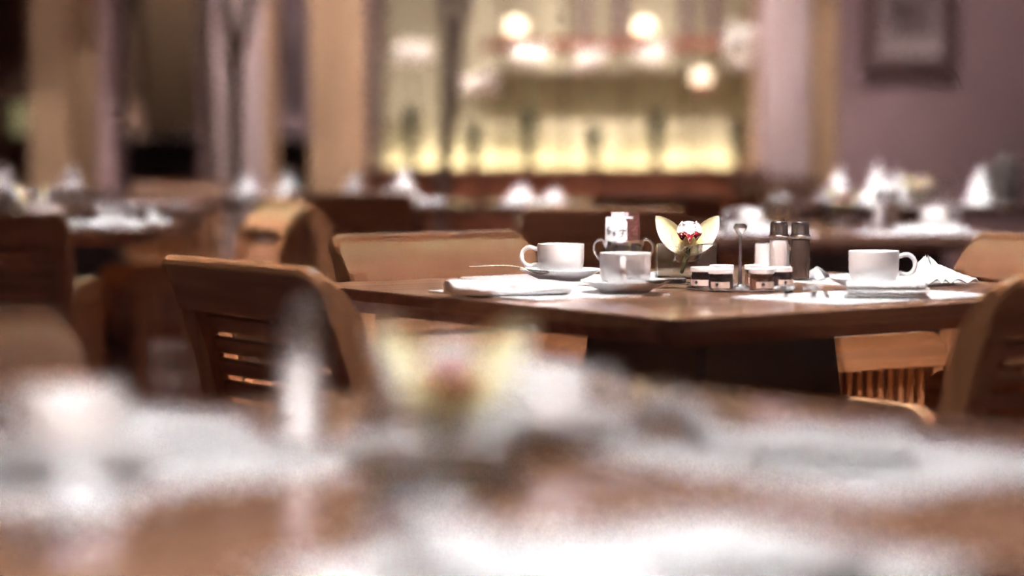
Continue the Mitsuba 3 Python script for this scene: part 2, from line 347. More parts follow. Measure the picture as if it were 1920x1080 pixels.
# ------------------------------------------------------------------ tables
TOP = 0.74
def top_mesh(sx, sy):
    # eased top with an undercut edge
    def ring(ix, z):
        hx, hy, c = sx / 2 - ix, sy / 2 - ix, 0.012
        return [(-hx + c, -hy, z), (hx - c, -hy, z), (hx, -hy + c, z), (hx, hy - c, z), (hx - c, hy, z), (-hx + c, hy, z), (-hx, hy - c, z), (-hx, -hy + c, z)]
    upper = loft([ring(0.0006, TOP - 0.0012), ring(0.0006, TOP - 0.0005), ring(0.0012, TOP)])
    edge = loft([ring(0.030, TOP - 0.040), ring(0.004, TOP - 0.022), ring(0.0, TOP - 0.018), ring(0.0, TOP - 0.0018), ring(0.0006, TOP - 0.0012)])
    return upper, edge
def table(x, y, sx, sy, deg, label, base=0.28, legs='pedestal'):
    u, e = top_mesh(sx, sy)
    b0, b1 = base / 2, base / 2 * 1.45
    sq = lambda h, z: [(-h + .01, -h, z), (h - .01, -h, z), (h, -h + .01, z), (h, h - .01, z), (h - .01, h, z), (-h + .01, h, z), (-h, h - .01, z), (-h, -h + .01, z)]
    ped = loft([sq(b1, 0.03), sq(b0 * 1.22, 0.35), sq(b0, TOP - 0.0405)])
    foot = loft([sq(b1 + 0.02, 0.0), sq(b1 + 0.02, 0.02), sq(b1 + 0.01, 0.0295)])
    pr = proto(('top', wood_ply(u, 'table_wood')), ('edge', wood_ply(e, 'edge_wood')), ('pedestal', ply(ped, 'black_wood', False)), ('base_plate', ply(foot, 'black_wood', False)))
    put('dining_table', pr, at(x, y, 0, deg), label, 'table', None, {'edge': 'dark moulded edge', 'pedestal': 'black flared box pedestal'})

# ------------------------------------------------------------------ tableware prototypes
cup_prof = [(0, 0.0), (0.024, 0.0), (0.026, 0.002), (0.0285, 0.004), (0.034, 0.010), (0.0375, 0.018), (0.0388, 0.030), (0.0393, 0.0535), (0.0390, 0.055), (0.0380, 0.0555), (0.0371, 0.0545),
            (0.0366, 0.030), (0.0353, 0.019), (0.031, 0.012), (0.025, 0.007), (0, 0.006)]
cup_body = lathe(cup_prof, 64)
th = np.linspace(math.radians(112), math.radians(-118), 26)
hand = [(0.0515 + 0.0145 * math.cos(t), 0, 0.0335 + 0.0155 * math.sin(t)) for t in th]
hand = [(0.0375, 0, 0.0470)] + hand + [(0.0365, 0, 0.0165)]
CUP = proto(('body', ply(cup_body, 'porcelain', 40)), ('handle', ply(tube(spline(hand, 40), np.linspace(0.0038, 0.0036, 40), 12, up=(0, 1, 0)), 'porcelain', True)))
saucer_m = lathe([(0, 0.002), (0.034, 0.002), (0.035, 0.0), (0.0375, 0.0), (0.039, 0.003), (0.055, 0.010), (0.0675, 0.0168), (0.0688, 0.0180), (0.0684, 0.0190), (0.067, 0.0188), (0.054, 0.0125), (0.036, 0.0065), (0.030, 0.0052), (0, 0.0052)], 72)
SAUCER = ply(saucer_m, 'porcelain', 40)
def spoon_meshes(L=0.135):
    u = np.linspace(0, 1, 16)
    bowl = grid(lambda a, b: np.stack([0.021 * (a * 2 - 1), 0.0135 * np.sqrt(np.maximum(0, 1 - (a * 2 - 1) ** 2)) * (1 - 0.15 * (a * 2 - 1)) * (b * 2 - 1),
                0.004 - 0.006 * np.maximum(0, 1 - (a * 2 - 1) ** 2) * (1 - (b * 2 - 1) ** 2) + 0.0035], -1), 18, 12)
    low = bowl.copy(); low.apply_translation([0, 0, -0.0012]); low.invert()
    path = spline([(0.019, 0, 0.007), (0.035, 0, 0.010), (0.06, 0, 0.010), (0.10, 0, 0.005), (L - 0.02, 0, 0.0035)], 20)
    handle = tube(path, np.interp(np.linspace(0, 1, 20), [0, 0.3, 0.8, 1], [0.003, 0.0026, 0.0055, 0.0045]), 8, 0.35)
    return cat(bowl, low), handle
bm, hm = spoon_meshes()
SPOON = proto(('bowl', ply(bm, 'cutlery', True)), ('handle', ply(hm, 'cutlery', True)))
def fork_parts():
    ps = []
    path = spline([(0.020, 0, 0.0135), (0.035, 0, 0.012), (0.07, 0, 0.010), (0.12, 0, 0.005), (0.17, 0, 0.0035)], 20)
    ps.append(('handle', ply(tube(path, np.interp(np.linspace(0, 1, 20), [0, .12, 0.3, 0.8, 1], [0.010, 0.0055, 0.0028, 0.0055, 0.0045]), 8, 0.3), 'cutlery', True)))
    for k in range(4):
        y = (k - 1.5) * 0.0058
        ps.append(('tine', ply(tube([(0.024, y * 0.9, 0.0135), (0.005, y, 0.0125), (-0.012, y, 0.0145), (-0.028, y, 0.020)], [0.0018, 0.0017, 0.0016, 0.0009], 6), 'cutlery', True)))
    return proto(*ps)
FORK = fork_parts()
KNIFE = proto(('blade', ply(loft([[(x, y * w, 0.002), (x, y * w + 0.0001, 0.0036), (x, -w * 0.6, 0.0030), (x, -w * 0.6, 0.0024)] for x, w, y in ((0.0, 0.003, 1), (0.01, 0.008, 1), (0.05, 0.009, 1), (0.095, 0.008, 1))]), 'silver', False)),
              ('handle', ply(tube([(0.094, 0, 0.0045), (0.11, 0, 0.0055), (0.16, 0, 0.006), (0.195, 0, 0.006), (0.20, 0, 0.006)], [0.004, 0.0055, 0.007, 0.0075, 0.004], 10, 0.7), 'cutlery', True)))
def mat_mesh(w, d, c=0.016):
    poly = Polygon([(-w / 2 + c, -d / 2 + c), (w / 2 - c, -d / 2 + c), (w / 2 - c, d / 2 - c), (-w / 2 + c, d / 2 - c)]).buffer(c, 6)
    return prism(poly, 0.0022)
def napkin_stack(seed, L=0.15, wd=0.085, n=4, h=0.0065):
    """loosely folded linen: several rounded layers, each a part"""
    r = np.random.RandomState(seed); out = []
    for k in range(n):
        l, w = L * (1 - 0.03 * k) * (1 + 0.01 * r.randn()), wd * (1 - 0.03 * k)
        ox, oy, yaw = 0.002 * r.randn(), 0.002 * r.randn(), 1.2 * r.randn()
        rings = []
        for u in np.linspace(-0.5, 0.5, 19):
            e = (1 - abs(2 * u) ** 8) ** 0.125 if abs(u) < 0.5 else 0.55
            ring = []
            for t in np.linspace(0, 2 * np.pi, 16, endpoint=False):
                c, s = math.cos(t), math.sin(t)
                y = w / 2 * math.copysign(abs(c) ** 0.45, c) * (0.94 + 0.06 * e)
                z = h / 2 * math.copysign(abs(s) ** 0.6, s) * (0.55 + 0.45 * e)
                ring.append((u * l, y, z))
            rings.append(ring)
        m = loft(rings); v = m.vertices
        v[:, 2] += h * (k + 0.5) * 0.99 - 0.0004
        top = (v[:, 2] > h * (k + 0.55)) if k == n - 1 else np.zeros(len(v), bool)
        v[:, 2] += top * 0.004 * (meshkit.noise(v * [40, 40, 0] + seed) - 0.4) + 0.0025 * k / n * (meshkit.noise(np.stack([v[:, 0] * 18, v[:, 1] * 12, v[:, 0] * 0 + seed], 1)) - 0.5)
        m = tm(v, m.faces); m = turned(m, yaw, (0, 0, 1)); m = moved(m, ox, oy, 0.0005)
        out.append(('fold', ply(m, 'linen', 50)))
    return proto(*out)
def napkin_roll(seed, L=0.19, wd=0.062, h=0.024):
    rings = []
    for u in np.linspace(0, 1, 33):
        e = 1 - 0.25 * (2 * abs(u - 0.5)) ** 14
        ring = []
        for t in np.linspace(0, 2 * np.pi, 28, endpoint=False):
            c, s = math.cos(t), math.sin(t)
            ring.append(((u - 0.5) * L, wd / 2 * math.copysign(abs(c) ** 0.55, c) * e, h / 2 + h / 2 * math.copysign(abs(s) ** 0.55, s) * e))
        rings.append(ring)
    m = loft(rings); v = m.vertices
    k = np.clip(v[:, 2] / h, 0, 1)
    nn = meshkit.fbm(np.stack([v[:, 0] * 22, v[:, 1] * 45, v[:, 2] * 30 + seed], 1), 3)
    v[:, 2] += k * 0.009 * (nn - 0.5) - k * 0.006 * np.clip(v[:, 0] / L + 0.1, 0, 1)
    v[:, 1] += 0.006 * (meshkit.noise(np.stack([v[:, 0] * 25, v[:, 2] * 90, v[:, 1] * 0 + seed], 1)) - 0.5)
    return ply(tm(v, m.faces), 'linen', 60)
def napkin_fan(seed, R=0.075, h=0.042):
    """crumpled pleated napkin lying on the saucer"""
    def f(a, b):
        ang = -1.9 + 3.8 * b; pl = np.abs(((b * 9 + 0.15 * np.sin(a * 7 + seed)) % 1) - 0.5) * 2
        rr = 0.008 + a * R * (0.8 + 0.25 * np.sin(b * 11 + seed))
        z = h * (1 - a) ** 1.2 * (0.75 + 0.25 * np.sin(b * 8 + seed)) + 0.012 * pl * (0.3 + a) * (1 - 0.45 * a) + 0.001
        return np.stack([rr * np.cos(ang), rr * np.sin(ang) * 0.75, z], -1)
    g = grid(f, 14, 74); g2 = moved(g, 0, 0, 0.0012); g.invert()
    return ply(cat(g, g2), 'linen', 50)
def napkin_cone(seed, h=0.16, R=0.055):
    def f(a, b):
        ang = 2 * np.pi * b; pl = 1 + 0.14 * np.cos(5 * ang + seed) + 0.05 * np.sin(3 * ang + 2 * seed)
        r = R * (1 - a) ** 0.8 * pl + 0.0015
        return np.stack([r * np.cos(ang) + 0.01 * a * a, 0.8 * r * np.sin(ang), h * a], -1)
    return ply(grid(f, 14, 40), 'linen', True)
# shakers
sh_glass = lathe([(0, 0.0), (0.0160, 0.0), (0.0175, 0.0015), (0.0175, 0.0690), (0.0162, 0.0738), (0.0142, 0.0741)], 40)
sh_fill = lathe([(0, 0.0045), (0.0132, 0.0045), (0.0150, 0.0065), (0.0152, 0.0685), (0.0146, 0.0700), (0, 0.0700)], 32)
sh_cap = lathe([(0.0140, 0.0742), (0.0166, 0.0742), (0.0172, 0.0760), (0.0158, 0.0778), (0.0149, 0.0790), (0.0149, 0.0930), (0.0140, 0.0975), (0.0116, 0.0998), (0.0095, 0.0990), (0, 0.0995)], 32)
g_glass, g_cap = ply(sh_glass, 'thin_glass', 40), ply(sh_cap, 'silver', 40)
SALT = proto(('glass', g_glass), ('salt', ply(sh_fill, 'salt_fill', 40)), ('cap', g_cap))
PEPPER = proto(('glass', g_glass), ('pepper', ply(sh_fill, 'pepper_fill', 40)), ('cap', g_cap))
# jam jars
jar_glass = lathe([(0, 0.0), (0.0185, 0.0), (0.0212, 0.002), (0.0212, 0.015), (0.0200, 0.0185), (0.0180, 0.0205)], 10)
jar_fill = lathe([(0, 0.002), (0.0180, 0.002), (0.0180, 0.0185), (0.0172, 0.021), (0.0172, 0.0250), (0, 0.0250)], 28)
jar_lid = lathe([(0, 0.0250), (0.0190, 0.0250), (0.0197, 0.0258), (0.0197, 0.0318), (0.0188, 0.0328), (0, 0.0328)], 36)
def jar_label_mesh():
    a = np.linspace(-0.75, 0.75, 10) - np.pi / 2
    v = [(0.0216 * math.cos(t), 0.0216 * math.sin(t), z) for z in (0.0035, 0.0135) for t in a]
    n = len(a); f = []
    for i in range(n - 1): f += [[i, i + 1, n + i + 1], [i, n + i + 1, n + i]]
    return tm(v, f)
mark = prism(Polygon([(-0.0032, 0), (0, -0.0034), (0.0032, 0), (0, 0.0028)]), 0.0006)
mark.apply_transform(trimesh.transformations.rotation_matrix(math.pi / 2, [1, 0, 0])); mark = moved(mark, -0.005, -0.0211, 0.0095)
_jg, _jl, _jlab, _jm = ply(jar_glass, 'thin_glass', False), ply(jar_lid, 'lid_white', 40), ply(jar_label_mesh(), 'jar_label', True), ply(mark, 'ink', False)
def jar(fill): return proto(('glass', _jg), ('jam', ply(jar_fill, fill, 40)), ('lid', _jl), ('label', _jlab), ('label_mark', _jm))
JAR_BLACK, JAR_BROWN = jar('jam_fill'), jar('brown_jam')
CADDY = proto(('tray', ply(lathe([(0, 0.0), (0.083, 0.0), (0.085, 0.0010), (0.085, 0.0026), (0.083, 0.0030), (0, 0.0030)], 48), 'steel', 40)),
              ('stem', ply(lathe([(0, 0.0031), (0.009, 0.0035), (0.006, 0.006), (0.0032, 0.010), (0.0028, 0.085), (0.0045, 0.086), (0.0045, 0.0885), (0, 0.0885)], 20), 'steel', 40)),
              ('knob', ply(lathe([(0, 0.086), (0.0045, 0.086), (0.0108, 0.0965), (0.0108, 0.099), (0.0075, 0.103), (0, 0.1035)], 8), 'silver', False)))
# sugar bowl
bowl_m = lathe([(0, 0.0), (0.022, 0.0), (0.024, 0.003), (0.020, 0.008), (0.026, 0.014), (0.0345, 0.028), (0.0360, 0.040), (0.0330, 0.052), (0.0315, 0.058), (0.0335, 0.0625), (0.0325, 0.063), (0.0300, 0.058), (0.0318, 0.050), (0.0342, 0.040), (0.0325, 0.028), (0.024, 0.016), (0, 0.014)], 48)
def ear(s): return tube(spline([(s * 0.0325, 0, 0.052), (s * 0.040, 0, 0.0630), (s * 0.050, 0, 0.0560), (s * 0.0475, 0, 0.038), (s * 0.0335, 0, 0.024)], 24), 0.0030, 10, up=(0, 1, 0))
SUGAR = proto(('bowl', ply(bowl_m, 'silver', 40)), ('handle', ply(ear(-1), 'silver', True)), ('handle', ply(ear(1), 'silver', True)))
def packet(w, h, t=0.003):
    rings = []
    for u in np.linspace(0, 1, 9):
        tt = t * (0.25 + 0.75 * math.sin(math.pi * min(max(u, 0.06), 0.94)))
        rings.append([(-w / 2, -tt / 2, u * h), (0, -tt * 0.7, u * h), (w / 2, -tt / 2, u * h), (w / 2, tt / 2, u * h), (0, tt * 0.7, u * h), (-w / 2, tt / 2, u * h)])
    return loft(rings)
def strokes(lines, s, y):
    ms = []
    for ln in lines:
        q = spline([(a * s, y, b * s) for a, b in ln], 5 * len(ln)); ms.append(tube(q, np.interp(np.linspace(0, 1, len(q)), [0, .35, .7, 1], [0.0003, 0.0006, 0.0005, 0.0003]), 5))
    return cat(*ms)
# script capitals drawn with the pen strokes of the sachet
SC_G = [[(0.55, 0.95), (0.2, 0.98), (0.0, 0.55), (0.12, 0.12), (0.42, 0.18), (0.5, 0.5)], [(0.28, 0.5), (0.5, 0.52), (0.46, 0.1), (0.28, -0.22), (0.1, -0.1)], [(0.3, 0.95), (0.18, 0.6), (0.25, 0.3)]]
SC_AND = [[(0.5, 0.9), (0.25, 0.65), (0.05, 0.25), (0.2, 0.0), (0.42, 0.18), (0.36, 0.45), (0.15, 0.4), (0.08, 0.15)], [(0.1, 0.35), (0.3, 0.2), (0.5, 0.42)]]
SC_F = [[(0.15, 0.72), (0.35, 0.95), (0.62, 0.86), (0.95, 0.98)], [(0.62, 0.88), (0.5, 0.45), (0.35, 0.05), (0.1, 0.0), (0.06, 0.22), (0.25, 0.3)], [(0.3, 0.5), (0.5, 0.45), (0.72, 0.55)]]

# ------------------------------------------------------------------ orchid in a square glass vase
VS, VH, VT = 0.039, 0.066, 0.0035
vase_out = cbox(-VS, VS, -VS, VS, 0, VH, 0.0012)
vase_in = trimesh.creation.box(bounds=[(-VS + VT, -VS + VT, 0.009), (VS - VT, VS - VT, VH + 0.02)])
import manifold3d as m3
def mani(m): return m3.Manifold(m3.Mesh(np.asarray(m.vertices, np.float32), np.asarray(m.faces, np.uint32)))
def unmani(k): q = k.to_mesh(); return trimesh.Trimesh(q.vert_properties[:, :3], q.tri_verts, process=False)
vase_m = unmani(mani(vase_out) - mani(vase_in))
base_m = cbox(-VS + VT + .0004, VS - VT - .0004, -VS + VT + .0004, VS - VT - .0004, 0.0094, 0.012, 0.001)
def petal(L, wd, cup=0.25, bend=0.2, thick=0.0009, nu=18, nv=11):
    """from the base at the origin along +z, facing -y"""
    def f(u, v):
        w = wd / 2 * np.clip(np.sin(np.pi * np.clip(u, 0.0, 1) ** 1.05), 0, 1) ** 0.75 + wd * 0.06 * (1 - u)
        s = v * 2 - 1
        return np.stack([w * s, -cup * w * (s ** 2) + bend * L * (u ** 2) * 0.5, L * u - 0.10 * L * u * s ** 2 * (1 - u)], -1)
    return grid(f, nu, nv)
def lean(m, side, back, twist=0): 
    m = turned(m, twist, (0, 0, 1)); m = turned(m, back, (1, 0, 0)); return turned(m, side, (0, 1, 0))
BX = 0.046  # where the bloom sits above the vase bottom
pl = [lean(petal(0.088, 0.036, 0.22, 0.14), -40, -16, -12), lean(petal(0.088, 0.036, 0.22, 0.14), 40, -16, 12), lean(petal(0.056, 0.036, 0.2, 0.45), 3, -26), lean(petal(0.044, 0.028, 0.3, 0.1), -20, 2, -10), lean(petal(0.044, 0.028, 0.3, 0.1), 20, 2, 10)]
def lip_mesh():
    def f(u, v):
        a = v * 2 - 1
        x = 0.021 * a * (0.55 + 0.45 * np.sin(np.pi * np.clip(u, 0, 1)))
        z = 0.024 * (1 - u) + 0.006 * np.abs(a) ** 1.5 * (1.4 - u) - 0.004 * np.cos(a * 7) * u
        y = -0.010 - 0.012 * np.sin(np.pi * 0.6 * u) * (1 - 0.5 * a * a)
        return np.stack([x, y, z], -1)
    m = grid(f, 34, 48); v = m.vertices
    U = np.repeat(np.linspace(0, 1, 34), 48); V = np.tile(np.linspace(-1, 1, 48), 34)
    red = np.clip((U - 0.42 - 0.12 * np.abs(V)) / 0.06, 0, 1) * (U < 0.93)
    dots = (meshkit.noise(np.stack([V * 11, U * 13, V * 0], 1), 5) > 0.66) & (np.abs(V) > 0.45) & (U < 0.5)
    holes = meshkit.noise(np.stack([V * 9, U * 14, V * 0 + 3], 1), 9) > 0.74
    k = np.clip(red * (1 - 0.75 * holes) + dots * 0.9, 0, 1)[:, None]
    return m, (1 - k) * np.array([0.84, 0.74, 0.52]) + k * np.array([0.07, 0.004, 0.008])
lm, lc = lip_mesh(); lm = moved(lm, 0, -0.004, 0.025)
column = trimesh.creation.icosphere(2, 1.0); column.apply_scale([0.0135, 0.009, 0.010]); column = moved(column, 0.0, -0.004, 0.047)
def vase_orchid(bloom, seed, deg):
    r = np.random.RandomState(seed); ps = [('glass', ply(vase_m, 'glass', False)), ('base', ply(base_m, 'glass', False))]
    up = lambda m: turned(moved(m, 0.002, 0, BX), -deg, (0, 0, 1))
    for p in pl: ps.append(('petal', ply(up(p), bloom, True)))
    l2 = up(lm); ps.append(('lip', mikit.ply(l2, 'petal_tint', smooth=True, color=lc)))
    ps.append(('column', ply(up(column), 'white_petal', True)))
    st = tube(spline([(-0.010, 0.0, 0.0165), (-0.005, 0.0, 0.03), (0.002, 0.0, BX + 0.012)], 12), np.linspace(0.0034, 0.0045, 12), 8)
    ps.append(('stem', ply(turned(st, -deg, (0, 0, 1)), 'stem_green', True)))
    fib = []
    for i in range(12):
        a0, rr = r.uniform(0, 6.3), r.uniform(0.014, 0.026)
        pts = [(rr * math.cos(a0 + t * r.uniform(1.6, 2.4)) * 0.95, rr * math.sin(a0 + t * 2.0) * 0.95, 0.034 + 0.030 * math.sin(t * 1.5 + i) ** 2 + (0.022 if i % 4 == 0 and t > 1.2 else 0)) for t in np.linspace(0, 2.4, 6)]
        fib.append(tube(spline(pts, 16), 0.00032, 4))
    ps.append(('raffia', ply(cat(*fib), 'raffia', False)))
    return proto(*ps)
VASE_DEG = -31
ORCHID = vase_orchid('petal', 3, VASE_DEG)
def orchid(x, y, label, deg=VASE_DEG):
    k = put('orchid_vase', ORCHID, at(x, y, TOP, deg), label, 'vase', None, {'raffia': 'fine pale strands curling in the glass', 'lip': 'cream lip marked with dark red'})
    labels[k + '__raffia']['kind'] = 'stuff'
    return k

# ------------------------------------------------------------------ placing helpers
ZM = TOP + 0.0022
def cup(x, y, handle_deg, where, z=ZM, saucer=True):
    if saucer: one('saucer', SAUCER, at(x, y, z), f'white porcelain saucer {where}', 'saucer')
    put('coffee_cup', CUP, at(x, y, z + (0.0054 if saucer else 0), handle_deg), f'white porcelain coffee cup {where}', 'cup')
def mat(x, y, w, d, deg, label): return one('placemat', ply(mat_mesh(w, d), 'mat_cloth', False), at(x, y, TOP, deg), label, 'placemat')

# ================================================================== the in-focus table
U, V = np.array([0.591, -0.806]), np.array([0.806, 0.591])   # along its left-front edge, along its right-front edge
CEN = np.array([0.316, 3.644]); ROT = math.degrees(math.atan2(0.591, 0.806))
Lc, Nc, Rc, Bc = CEN + 0.475 * (-U - V), CEN + 0.475 * (U - V), CEN + 0.475 * (U + V), CEN + 0.475 * (-U + V)
table(*CEN, 0.95, 0.95, ROT, 'square dark wooden table in sharp focus in the middle, laid for four')
def mm(a): return float(a[0]), float(a[1])
UD, VD = math.degrees(math.atan2(U[1], U[0])), ROT
mat(*mm(Lc + 0.43 * U + 0.185 * V), 0.28, 0.27, UD, 'white placemat at the left front corner of the in-focus table, under the napkin roll')
mat(*mm(Lc + 0.42 * V + 0.155 * U), 0.24, 0.27, VD, 'white placemat at the left rear of the in-focus table, under cup and spoon')
mat(*mm(Nc + 0.515 * V - 0.165 * U), 0.36, 0.23, VD, 'white placemat at the right front edge of the in-focus table, with fork and spoon')
mat(*mm(Bc + 0.485 * U - 0.14 * V), 0.31, 0.24, UD, 'white placemat at the right rear of the in-focus table, under a crumpled napkin')
cup(0.0813, 3.815, 172, 'at the left rear of the in-focus table, handle leftwards')
cup(0.1730, 3.500, -96, 'at the left front of the in-focus table, handle frontwards')
cup(0.563, 3.565, 6, 'at the right rear of the in-focus table, handle rightwards')
put('teaspoon', SPOON, at(0.043, 3.757, ZM + 0.0125, 180).rotate([0, 1, 0], -5), 'silver teaspoon lying on the saucer at the left rear of the in-focus table', 'spoon')
put('teaspoon', SPOON, at(0.219, 3.440, ZM + 0.0150, 150).rotate([0, 1, 0], 3), 'silver teaspoon on the saucer in front of the silver sugar bowl', 'spoon')
ROLL = napkin_roll(3)
one('rolled_napkin', ROLL, at(-0.006, 3.435, ZM, 17), 'white rolled linen napkin on the left front placemat of the in-focus table', 'napkin')
STACK = napkin_stack(5, 0.122, 0.08, 3, 0.0075)
put('folded_napkin', STACK, at(0.553, 3.385, ZM, -8), 'white linen napkin folded in layers on the right front placemat of the in-focus table', 'napkin')
FAN = napkin_fan(1)
one('crumpled_napkin', FAN, at(0.672, 3.715, ZM, -25), 'crumpled white napkin right of the right rear cup of the in-focus table', 'napkin')
one('crumpled_napkin', FAN, T().translate([0.515, 3.86, TOP]).rotate([0, 0, 1], 170).scale([0.8, 0.8, 0.5]), 'crumpled white napkin behind the pepper shaker on the in-focus table', 'napkin')
put('dessert_spoon', SPOON, T().translate([0.405, 3.405, ZM + 0.006]).rotate([0, 0, 1], 80).rotate([0, 1, 0], 6).scale(1.25), 'silver spoon beside the fork on the right front placemat, in-focus table', 'spoon')
put('fork', FORK, T().translate([0.440, 3.375, ZM]).rotate([0, 0, 1], 80), 'silver fork, tines to the viewer, beside the spoon on the right front placemat', 'fork')
put('table_knife', KNIFE, T().translate([0.466, 3.362, ZM]).rotate([0, 0, 1], 86).scale(0.45), 'small silver knife beside the folded napkin on the in-focus table', 'knife')
orchid(0.288, 3.765, 'cream orchid bloom in a square glass vase on the in-focus table')
put('salt_shaker', SALT, at(0.445, 3.82, TOP), 'glass salt shaker with chrome cap on the in-focus table', 'salt shaker')
put('pepper_shaker', PEPPER, at(0.4805, 3.82, TOP), 'glass pepper shaker with chrome cap on the in-focus table', 'pepper shaker')
put('jam_caddy', CADDY, at(0.36, 3.615, TOP), 'round metal jam caddy with upright stem and diamond shaped knob', 'caddy')
for x, y, pr, rot, lab in ((0.323, 3.540, JAR_BLACK, -8, 'dark jam jar at the front left of the caddy'), (0.386, 3.542, JAR_BROWN, 14, 'brown jam jar at the front right of the caddy'),
                      (0.300, 3.598, JAR_BLACK, -20, 'dark jam jar at the far left of the caddy'), (0.421, 3.598, JAR_BLACK, 30, 'dark jam jar at the far right of the caddy'),
                      (0.335, 3.660, JAR_BROWN, 0, 'jam jar at the left rear of the caddy'), (0.391, 3.662, JAR_BROWN, 0, 'jam jar at the right rear of the caddy')):
    put('jam_jar', pr, at(x, y, TOP + 0.0032, rot), 'small white-lidded ' + lab, 'jar')
SB = (0.193, 3.975)
put('sugar_bowl', SUGAR, at(*SB, TOP), 'silver two-handled sugar bowl full of paper sachets on the in-focus table', 'bowl')
pk_w, pk_b = ply(packet(0.038, 0.058), 'paper', False), ply(packet(0.020, 0.062), 'brown_paper', False)
zb = TOP + 0.037
pm = T().translate([SB[0] - 0.0125, SB[1] - 0.013, zb])
put('sugar_sachet', [('paper', pk_w)], pm, 'white sugar sachet with black script letters at the front of the silver sugar bowl', 'sachet')
for q, (nm, (lx, lz, sc)) in enumerate(zip((SC_G, SC_AND, SC_F), ((-0.0165, 0.0495, 0.0105), (-0.0065, 0.0450, 0.0105), (0.0035, 0.0425, 0.0140)))):
    key = 'sugar_sachet__lettering' + ('' if q == 0 else f'_{q:03d}')
    scene[key] = {**ply(strokes(nm, sc, 0.0), 'ink', False), 'to_world': pm @ T().translate([lx, -0.00215, lz - 0.012])}
    labels[key] = {'label': 'black script letter'}
one('sugar_sachet', ply(packet(0.028, 0.066), 'paper', False), at(SB[0] - 0.018, SB[1] - 0.002, zb, 20), 'plain white sugar sachet at the left of the silver sugar bowl', 'sachet')
one('sugar_sachet', ply(packet(0.030, 0.0735), 'pink_paper', False), at(SB[0] - 0.006, SB[1] + 0.003, zb, -4), 'pink patterned sugar sachet standing behind the lettered one', 'sachet')
one('sugar_sachet', ply(packet(0.018, 0.0665), 'paper', False), at(SB[0] + 0.008, SB[1] - 0.004, zb, -4), 'cream topped sugar sachet in the middle of the silver sugar bowl', 'sachet')
one('sugar_sachet', pk_b, at(SB[0] + 0.0145, SB[1] - 0.011, zb, 6), 'brown sugar sachet with a ring mark at the right of the silver sugar bowl', 'sachet')
one('sugar_sachet', ply(packet(0.014, 0.073, 0.005), 'brown_paper', False), at(SB[0] + 0.022, SB[1] + 0.002, zb, 40), 'tallest dark brown sugar sachet at the right edge of the sugar bowl', 'sachet')
jug = lathe([(0, 0), (0.026, 0), (0.0295, 0.003), (0.0305, 0.02), (0.0300, 0.054), (0.0292, 0.0555), (0.0282, 0.054), (0.0285, 0.01), (0, 0.006)], 40)
put('milk_jug', proto(('body', ply(jug, 'porcelain', 40)), ('handle', ply(tube(spline([(0.029, 0, 0.045), (0.043, 0, 0.043), (0.044, 0, 0.024), (0.0295, 0, 0.014)], 20), 0.003, 8, up=(0, 1, 0)), 'porcelain', True))), at(0.452, 3.985, TOP, 20), 'small white milk jug behind the salt shaker', 'jug')
one('porcelain_pot', ply(lathe([(0, 0), (0.006, 0), (0.0085, 0.004), (0.0088, 0.011), (0.006, 0.017), (0, 0.0185)], 28), 'porcelain', 40), at(0.2365, 3.80, TOP), 'tiny white rounded pot between the front cup and the orchid vase', 'pot')
put('glass_dish', proto(('glass', ply(lathe([(0, 0), (0.024, 0), (0.0265, 0.003), (0.0265, 0.006), (0.024, 0.0085), (0.021, 0.0085)], 32), 'thin_glass', 40)), ('dark_fill', ply(lathe([(0, 0.0086), (0.0215, 0.0086), (0.0225, 0.010), (0.0225, 0.0155), (0, 0.0165)], 32), 'black_gloss', 40))), at(0.254, 3.635, TOP), 'low round glass dish with a black disc, left of the jam caddy', 'dish')

chair(-0.154, 3.47, *V, 'wooden armchair from behind, slats lit in stripes, left front of the in-focus table')
chair(*mm(np.array([-0.163, 4.363]) + 0.302 * U), *U, 'wooden armchair with brightly lit top rail, left rear of the in-focus table')
chair(0.784, 4.043, *(-V), 'wooden armchair at the right rear of the in-focus table, slatted arm under the tabletop')
chair(0.62, 3.272, *(-U), 'dark wooden armchair from behind, right front of the in-focus table, cut by the frame')

# ================================================================== blurred foreground table
T0 = np.array([-0.02, 1.60])
table(*T0, 0.95, 0.95, ROT, 'blurred dark wooden table in the foreground, laid with white settings')
FG = 'on the blurred foreground table'
mat(-0.275, 1.62, 0.33, 0.27, UD + 90, f'large blurred white placemat at the left {FG}')
mat(0.235, 1.66, 0.34, 0.27, UD, f'large blurred white placemat at the right {FG}')
mat(0.06, 1.205, 0.34, 0.24, VD, f'blurred white placemat at the bottom {FG}, nearest the viewer')
cup(0.022, 1.745, 20, f'in the middle {FG}, beside the yellow orchid', TOP)
cup(-0.300, 1.555, 150, f'at the left {FG}')
one('saucer', SAUCER, at(-0.022, 1.09, ZM), f'white porcelain saucer at the bottom {FG}, under a crumpled napkin', 'saucer')
one('crumpled_napkin', FAN, at(-0.045, 1.09, ZM + 0.0195, 40), f'bright crumpled white napkin at the bottom {FG}, nearest the viewer', 'napkin')
one('rolled_napkin', ROLL, at(-0.292, 1.765, TOP + 0.0025, -28), f'blurred white napkin roll right of the left cup {FG}', 'napkin')
put('folded_napkin', STACK, T().translate([0.223, 1.62, ZM]).rotate([0, 0, 1], -6).scale([1.1, 1.1, 1.0]), f'blurred white folded napkin at the right {FG}', 'napkin')
one('crumpled_napkin', FAN, at(0.115, 1.71, ZM, 60), f'blurred crumpled white napkin right of the middle cup {FG}', 'napkin')
put('folded_napkin', STACK, at(0.12, 1.16, ZM, 20), f'blurred white folded napkin at the bottom {FG}', 'napkin')
put('folded_napkin', STACK, at(-0.065, 1.625, TOP, 8), f'blurred white folded napkin behind the orchid vase {FG}', 'napkin')
orchid(-0.042, 1.50, 'blurred pale yellow orchid in a glass vase on the foreground table')
